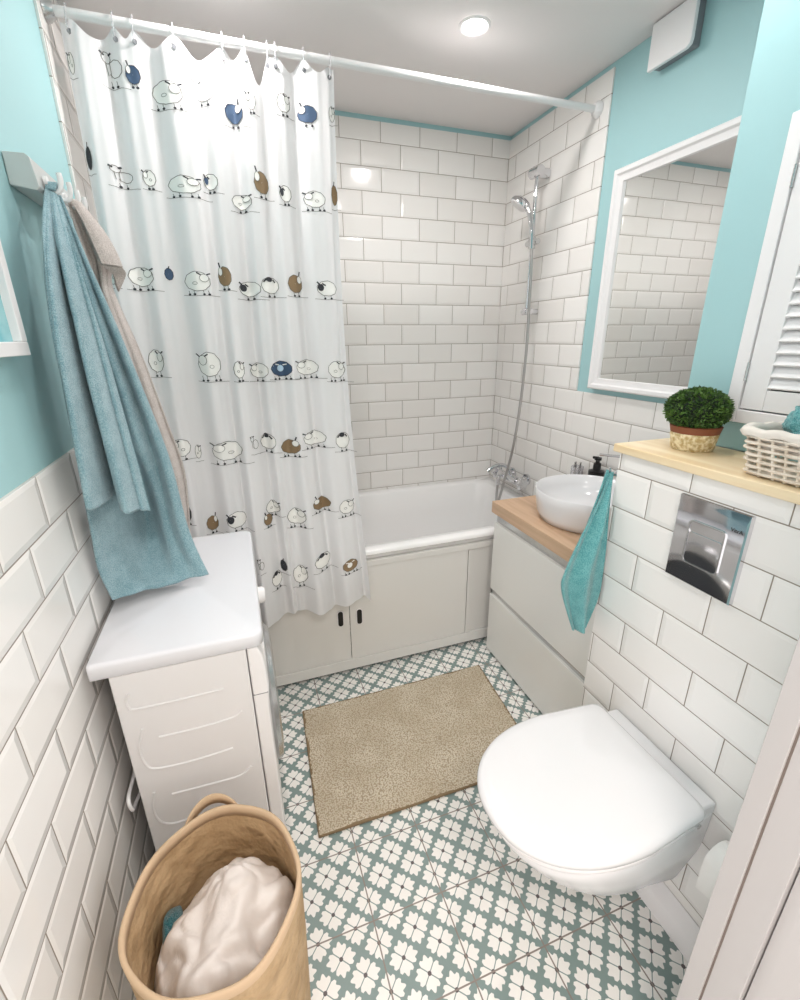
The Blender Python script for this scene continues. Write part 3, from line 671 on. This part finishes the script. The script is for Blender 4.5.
MB().lathe((1.838, -.84, .791), [(.028, 0), (.028, .115), (.025, .115), (.025, .006)], 24).build('cup', M['clear'], t)
for dx, dy in ((-.008, .006), (.010, -.004), (.0, .012)):
    MB().tube([(1.838+dx*.5, -.84+dy*.5, .80), (1.838+dx*1.2, -.84+dy*1.2, .925)], .0042, 8).build('stem', M['satin'], t)
# hand towel on the end of the half wall
o = thing('towel_hook', 'small chrome hook on the end of the tiled half wall', 'hook', (1.315, -1.60, 1.12))
MB().tube([(1.312, -1.6048, 1.135), (1.312, -1.600, 1.135)], .014, 16).tube(path([(1.312, -1.600, 1.135), (1.308, -1.586, 1.125), (1.303, -1.580, 1.130), (1.300, -1.578, 1.145)], 10), .0035, 8).build('hook', M['chrome'], o)
HL = [(1.297,-1.588,1.135),(1.250,-1.604,1.065),(1.191,-1.62,.980),(1.144,-1.63,.889),(1.140,-1.63,.829),(1.195,-1.63,.690)]
HR = [(1.304,-1.588,1.133),(1.294,-1.606,1.059),(1.290,-1.622,.947),(1.290,-1.626,.857),(1.290,-1.624,.771),(1.262,-1.622,.668)]
m = MB(); sheet(m, HL, HR, lambda u, v: min(1, v*3)*(.020*math.exp(-((u-.52)/.16)**2)-.018*math.exp(-((u-.80)/.12)**2)+.006*S(2*PI*(2.6*u+.2))), 50, 70)
m.grid(lambda u, v: spl(HL, v*.93).lerp(spl(HR, v*.93), .25+.75*u)+Vector((.006, .020+.004*S(8*u), 0)), 24, 50)
o = m.build('hand_towel', M['towel_teal'], solid=.006, sharp=180); tag(o, 'turquoise hand towel hanging at the half wall end in front of the vanity', 'towel')
# ================================================================== SHELF, PLANT, BASKET, SHUTTER
o = MB().box(1.286, 1.499, YF+.001, -1.592, 1.195, 1.216).build('shelf_board', M['pine'], bevel=.003)
tag(o, 'pale pine shelf board capping the tiled half wall', 'shelf')
PXc, PYc = 1.412, -1.712
t = thing('potted_plant', 'round clipped box plant in a raffia-wrapped pot on the pine shelf', 'potted plant', (PXc, PYc, 1.2165))
MB().lathe((PXc, PYc, 1.2165), [(.043, 0), (.046, .003), (.052, .040), (.050, .044)], 32).build('pot_wrap', M['raffia'], t)
MB().lathe((PXc, PYc, 1.2165), [(.046, .040), (.052, .042), (.056, .058), (.053, .060), (.048, .055), (.001, .053)], 32).build('pot', M['terracotta'], t)
m = MB(); rnd = random.Random(3)
cz = 1.313; AX, AZ = .069, .050
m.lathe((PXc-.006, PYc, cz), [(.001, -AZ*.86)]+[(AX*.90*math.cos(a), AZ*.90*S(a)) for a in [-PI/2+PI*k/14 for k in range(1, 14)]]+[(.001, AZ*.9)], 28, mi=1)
for k in range(5200):
    zz = rnd.uniform(-.96, 1); a = rnd.uniform(0, 2*PI); rr = math.sqrt(1-zz*zz); n = Vector((rr*math.cos(a), rr*S(a), zz))
    lump = 1+.05*noise.noise(n*4.)
    k2 = rnd.uniform(.90, 1.02)*lump
    c = Vector((PXc-.006+n.x*AX*k2, PYc+n.y*AX*k2, cz+n.z*AZ*k2))
    d1 = (n+Vector((rnd.uniform(-1, 1), rnd.uniform(-1, 1), rnd.uniform(-1, 1)))*.8).normalized(); d2 = d1.cross(Vector((rnd.uniform(-1, 1), rnd.uniform(-1, 1), rnd.uniform(-1, 1)))).normalized()
    l, w_ = rnd.uniform(.0035, .006), rnd.uniform(.0015, .0026)
    m.add([c-d1*l*.4, c+d2*w_, c+d1*l, c-d2*w_], [(0, 1, 2, 3)], 0)
m.build('foliage', [M['leaf'], M['leafcore']], t, sharp=180)
# wicker basket
t = thing('wicker_basket', 'white woven wicker basket with cloth liner on the pine shelf', 'basket', (1.395, -2.0, 1.217))
wx0, wx1, wy0, wy1, wz0, wz1 = 1.318, 1.462, -2.150, -1.905, 1.2175, 1.300
def wring(z, off, r=.022, n=6):
    fl = .012*(z-wz0)/(wz1-wz0); return rrect(wx0-fl-off, wx1+fl+off, wy0-fl-off, wy1+fl+off, z, r, n)
def dense(loop, step):
    out = []
    for i in range(len(loop)):
        a, b = Vector(loop[i]), Vector(loop[(i+1) % len(loop)]); k = max(1, int((b-a).length/step))
        out += [a.lerp(b, j/k) for j in range(k)]
    return out
m = MB(); NR = 7
base = dense(wring(wz0, 0), .0035); perim = sum((base[i]-base[i-1]).length for i in range(len(base))); NS = 2*int(perim/.024/2)+1
for r_ in range(NR):
    z = wz0+.006+r_*(wz1-wz0-.012)/(NR-1); lp = dense(wring(z, 0), .0035); cum = 0; pts = []
    cx_, cy_ = (wx0+wx1)/2, (wy0+wy1)/2; per = sum((lp[i]-lp[i-1]).length for i in range(len(lp)))
    for i, p in enumerate(lp):
        if i: cum += (lp[i]-lp[i-1]).length
        d_ = Vector((p.x-cx_, p.y-cy_, 0)).normalized(); pts.append(p+d_*.0032*math.cos(PI*NS*cum/per+PI*r_))
    m.tube(pts, .0060, 8, closed=True, flat=.55)
m.build('woven_side', M['wicker'], t, sharp=180)
m = MB()
for k in range(NS):
    i = int(k/NS*len(base)); b_ = base[i]; top = dense(wring(wz1, 0), .0035); i2 = int(k/NS*len(top)); m.tube([b_, top[i2]], .0030, 6)
m.box(wx0+.004, wx1-.004, wy0+.004, wy1-.004, wz0, wz0+.004)
m.build('stake', M['wicker'], t)['kind'] = 'stuff'
rim = [dense(wring(wz1+z, o_), .006) for z, o_ in ((-.004, .006), (.004, .009), (.012, .005), (.012, -.004), (.004, -.008), (-.030, -.008))]
m = MB(); k0 = min(len(r_) for r_ in rim); rim = [[r_[int(i*len(r_)/k0)] for i in range(k0)] for r_ in rim]
rim = [[p+Vector((0, 0, .0018*S(i*.9+j*.5)+.0012*S(i*.37))) for i, p in enumerate(r_)] for j, r_ in enumerate(rim)]
m.loft(rim, False, False); m.build('liner', M['liner'], t, sharp=180)
# turquoise puff lying in the basket
m = MB(); c = Vector((1.385, -1.985, 1.318)); NP = 40
vs = []
def puff(u, v):
    a = 2*PI*u; ph = PI*v; n = Vector((math.cos(a)*S(ph), S(a)*S(ph), math.cos(ph)))
    r_ = 1+.22*noise.noise(n*2.2+Vector((5, 1, 2)))+.10*noise.noise(n*7)+.05*noise.noise(n*16)
    return c+Vector((n.x*.048*r_, n.y*.060*r_, n.z*.050*r_))
m.grid(puff, 96, 60)
o = m.build('bath_sponge', M['towel_teal'], sharp=180, weld=True); tag(o, 'turquoise fluffy sponge lying in the white wicker basket', 'sponge')
# louvred shutter door set in the painted shaft
t = thing('louvred_hatch', 'white louvred hatch door in a frame on the teal shaft above the shelf', 'hatch', (1.49, -1.9, 1.27))
hx0, hx1 = 1.478, 1.4995
gy0, gy1, gz0, gz1 = -2.16, -1.725, 1.285, 1.895
fw = .030
MB().box(hx0, hx1, gy1-fw, gy1, gz0, gz1).box(hx0, hx1, gy0, gy0+fw, gz0, gz1).box(hx0, hx1, gy0+fw, gy1-fw, gz1-fw, gz1).box(hx0, hx1, gy0+fw, gy1-fw, gz0, gz0+fw).build('frame', M['white_paint'], t, bevel=.0025)
dy0, dy1, dz0, dz1 = gy0+fw+.003, gy1-fw-.003, gz0+fw+.003, gz1-fw-.003
MB().box(1.496, 1.4995, dy0-.002, dy1+.002, dz0-.002, dz1+.002).build('backing', M['dark'], t)
sw = .050
d_ = MB().box(1.481, 1.4955, dy1-sw, dy1, dz0, dz1).box(1.481, 1.4955, dy0, dy0+sw, dz0, dz1).box(1.481, 1.4955, dy0+sw, dy1-sw, dz1-.045, dz1).box(1.481, 1.4955, dy0+sw, dy1-sw, dz0, dz0+.045).build('door', M['white_paint'], t, bevel=.002)
z = dz0+.048
m = MB()
while z < dz1-.055:
    m.loft([[(1.4955, y, z+.022), (1.4925, y, z+.024), (1.4805, y, z+.003), (1.4835, y, z)] for y in (dy0+sw-.002, dy1-sw+.002)])
    z += .0245
m.build('louvre', M['white_paint'], d_)
for z in (1.40, 1.78): MB().tube([(hx0+.001, gy1-fw-.0015, z-.02), (hx0+.001, gy1-fw-.0015, z+.02)], .003, 8).build('hinge', M['satin'], d_)
# ================================================================== MIRROR, FAN
t = thing('wall_mirror', 'rectangular wall mirror in a white moulded frame on the teal wall', 'mirror', (W, -1.15, 1.26))
my0, my1, mz0, mz1 = -1.50, -.822, 1.262, 2.082; XW = W+.0075
def frame_loop(ins, x): return [(x, my1-ins, mz0+ins), (x, my1-ins, mz1-ins), (x, my0+ins, mz1-ins), (x, my0+ins, mz0+ins)]
m = MB().loft([frame_loop(0, XW), frame_loop(0, W-.022), frame_loop(.006, W-.028), frame_loop(.018, W-.026), frame_loop(.024, W-.019), frame_loop(.040, W-.014), frame_loop(.044, W-.014), frame_loop(.046, W-.006)], False, False)
m.build('frame', M['white_paint'], t, sharp=20)
MB().box(W-.006, W-.001, my0+.044, my1-.044, mz0+.044, mz1-.044).build('glass', M['mirror'], t)
t = thing('extractor_fan', 'white extractor fan cover high on the teal wall near the ceiling', 'extractor fan', (W, -1.0, 2.31))
fy0, fy1, fz0, fz1 = -1.105, -.938, 2.332, H-.003
MB().box(W-.024, XW, fy0+.008, fy1-.006, fz0+.006, fz1).build('body', M['grey'], t, bevel=.004)
poly = [(fy1, fz0), (fy0+.018, fz0), (fy0+.004, fz0+.006), (fy0, fz0+.020), (fy0, fz1-.002), (fy1, fz1-.002)]
MB().loft([[(W-.042, y, z) for y, z in poly], [(W-.027, y, z) for y, z in poly]]).build('cover_plate', M['white_plastic'], t, bevel=.003)
# ================================================================== TOILET
TCY = -1.8925
t = thing('toilet', 'white wall-hung toilet with closed lid on the tiled half wall', 'toilet', (1.1, TCY, .12))
def dshape(xf, xb, hf, hb, z, n=48, rb=.012):
    """D outline: rounded front at xf, straight back at xb"""
    out = []
    L_ = min((xb-xf)*.66, hf*1.45)
    for k in range(n+1):
        a = -PI/2+PI*k/n; e = .86
        ca, sa = math.cos(a), S(a); cx2 = (abs(ca)**e); sy2 = math.copysign(abs(sa)**.94, sa)
        out.append((xf+L_-L_*cx2, TCY+hf*sy2, z))
    for k in range(7):
        a = PI/2*k/6; out.append((xb-rb+rb*S(a), TCY+hb-rb+rb*math.cos(a), z))
    for k in range(7):
        a = PI/2*k/6; out.append((xb-rb+rb*math.cos(a), TCY-hb+rb-rb*S(a), z))
    return out
bo = [dshape(1.12, 1.297, .085, .10, .135), dshape(1.06, 1.297, .105, .115, .16), dshape(.965, 1.297, .130, .130, .23), dshape(.885, 1.297, .160, .148, .32),
      dshape(.84, 1.297, .173, .152, .38), dshape(.815, 1.297, .178, .153, .418), dshape(.812, 1.297, .178, .153, .443), dshape(.820, 1.297, .174, .150, .449)]
bo_ = []
for k in range(33):
    f = k/32*(len(bo)-2); i_ = min(int(f), len(bo)-3); ff_ = f-i_
    bo_.append([tuple(.5*((2*Vector(p1))+(Vector(p2)-Vector(p0))*ff_+(2*Vector(p0)-5*Vector(p1)+4*Vector(p2)-Vector(p3))*ff_**2+(3*Vector(p1)-Vector(p0)-3*Vector(p2)+Vector(p3))*ff_**3))
                for p0, p1, p2, p3 in zip(bo[max(i_-1, 0)], bo[i_], bo[i_+1], bo[min(i_+2, len(bo)-1)])])
bo = bo_+[bo[-1]]
MB().loft(bo).build('bowl', M['white_gloss'], t, sharp=80)
MB().box(1.228, 1.297, TCY-.152, TCY+.152, .438, .472).build('rear_deck', M['white_gloss'], t, bevel=.006)
def up(f, dz): return [(x, y, z+dz) for x, y, z in f]
se = [dshape(.802, 1.225, .180, .168, .4505, rb=.02), dshape(.797, 1.227, .183, .170, .454, rb=.02), dshape(.797, 1.227, .183, .170, .462, rb=.02), dshape(.802, 1.225, .180, .168, .466, rb=.02)]
MB().loft(se).build('seat', M['white_plastic'], t, sharp=80)
li = [dshape(.792, 1.236, .185, .170, .4735, rb=.024), dshape(.786, 1.240, .189, .174, .477, rb=.024), dshape(.785, 1.241, .189, .175, .487, rb=.024), dshape(.788, 1.239, .186, .172, .494, rb=.024),
      dshape(.797, 1.232, .178, .164, .4985, rb=.03), dshape(.82, 1.21, .160, .147, .5002, rb=.04), dshape(.88, 1.15, .11, .10, .5012, rb=.04)]
li = [dshape(.795, 1.226, .183, .168, .468, rb=.022)]+li
MB().loft(li).build('lid', M['white_gloss'], t, sharp=80)
for s_ in (-1, 1): MB().tube([(1.212, TCY+s_*.176, .4675), (1.212, TCY+s_*.150, .4675)], .006, 14).build('hinge', M['satin'], t)
t = thing('flush_plate', 'chrome flush plate on the tiled half wall below the shelf', 'flush plate', (1.29, -1.886, .95))
qx = 1.286
MB().loft([[(1.2975, a, b) for a, b in ((-1.808, .948), (-1.964, .948), (-1.964, 1.146), (-1.808, 1.146))], [(qx, a, b) for a, b in ((-1.808, .948), (-1.964, .948), (-1.964, 1.146), (-1.808, 1.146))],
           [(qx-.003, a, b) for a, b in ((-1.811, .951), (-1.961, .951), (-1.961, 1.130), (-1.811, 1.130))]]).build('plate', M['chrome'], t, sharp=20)
def rr_yz(y0, y1, z0, z1, x, r): return [(x, p[0], p[1]) for p in rrect(y0, y1, z0, z1, 0, r)]
by0, by1, bz0, bz1 = -1.928, -1.845, .998, 1.100
m = MB(); m.loft([rr_yz(by0, by1, bz0, bz1, qx-.0025, .010), rr_yz(by0, by1, bz0, bz1, qx-.0065, .010), rr_yz(by0+.003, by1-.003, bz0+.003, bz1-.003, qx-.0065, .008), rr_yz(by0+.003, by1-.003, bz0+.003, bz1-.003, qx-.0028, .008)], False, False)
m.build('button_surround', M['satin'], t, sharp=25)
for z0_, z1_ in ((bz0+.004, 1.072), (1.0745, bz1-.004)):
    MB().loft([rr_yz(by0+.004, by1-.004, z0_, z1_, qx-.0025, .005), rr_yz(by0+.004, by1-.004, z0_, z1_, qx-.0050, .005)]).build('button', M['chrome'], t, sharp=25)
fc = bpy.data.curves.new('logo', 'FONT'); fc.body = 'VitrA'; fc.size = .011; fc.extrude = .0003; fc.align_x = 'CENTER'
fo = bpy.data.objects.new('logo', fc); me = bpy.data.meshes.new_from_object(fo); bpy.data.objects.remove(fo)
me.name = 'lettering'; me.materials.clear(); me.materials.append(M['dark'])
lo = bpy.data.objects.new('lettering', me); sc.collection.objects.link(lo); lo.parent = t
lo.rotation_euler = (PI/2, 0, -PI/2); lo.location = Vector((qx-.0034, -1.945, 1.106))-Vector((1.29, -1.886, .95))
# toilet roll
t = thing('toilet_paper_holder', 'chrome toilet paper holder low on the half wall by the door frame', 'holder', (1.27, -2.12, .40))
MB().tube([(1.2975, -2.1965, .44), (1.291, -2.1965, .44)], .018, 18).tube(path([(1.292, -2.1965, .44), (1.265, -2.1965, .435), (1.258, -2.1965, .405), (1.258, -2.190, .395)], 12), .005, 8).tube([(1.258, -2.194, .395), (1.258, -2.085, .395)], .006, 10).build('arm', M['chrome'], t)
m = MB(); RC = (1.256, -2.142, .392); n_ = 40
pr = [(.0175, -.050), (.040, -.050), (.0402, -.048), (.0402, .048), (.040, .050), (.0175, .050), (.0175, -.050)]
m.lathe(RC, pr, n_, axis=1, cap=False)
m.grid(lambda u, v: (RC[0]-.0405+(.0 if v < .0 else 0)-.002*S(3*v)*(1-v), RC[1]-.049+.098*u, RC[2]-.055*v-.030*v*u), 8, 16)
m.grid(lambda u, v: (RC[0]-.0405*math.cos(v*1.2), RC[1]-.049+.098*u, RC[2]+.0405*S(v*1.2)), 8, 10)
o = m.build('toilet_roll', M['paper'], sharp=40); tag(o, 'white toilet paper roll with hanging sheet beside the door frame', 'toilet roll')
# ================================================================== BATH MAT
c4 = [(.451, -1.488), (1.262, -1.497), (1.303, -.958), (.475, -.960)]
def mp(u, v, ins=0.):
    u = ins+(1-2*ins)*u; v = ins+(1-2*ins)*v
    a = Vector(c4[0]).lerp(Vector(c4[1]), u); b = Vector(c4[3]).lerp(Vector(c4[2]), u); return a.lerp(b, v)
t = thing('bath_mat', 'beige chenille bath mat on the patterned floor before the bath', 'bath mat', (.88, -1.22, .0))
m = MB(); m.grid(lambda u, v: (*mp(u, v), .013+.0012*noise.noise(Vector((u*9, v*7, 0)))+.0010*noise.noise(Vector((u*70, v*50, 3)))), 150, 100)
per = [mp(k/40, 0) for k in range(40)]+[mp(1, k/30) for k in range(30)]+[mp(1-k/40, 1) for k in range(40)]+[mp(0, 1-k/30) for k in range(30)]
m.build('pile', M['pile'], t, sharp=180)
ctr = Vector((.88, -1.22))
MB().loft([[(p.x, p.y, .0005) for p in per], [(p.x+(p.x-ctr.x)*.006, p.y+(p.y-ctr.y)*.006, .006) for p in per], [(p.x+(p.x-ctr.x)*.003, p.y+(p.y-ctr.y)*.003, .0135) for p in per], [(ctr.x+(p.x-ctr.x)*.98, ctr.y+(p.y-ctr.y)*.98, .0125) for p in per]], False, False).build('binding', M['piping'], t, sharp=180)
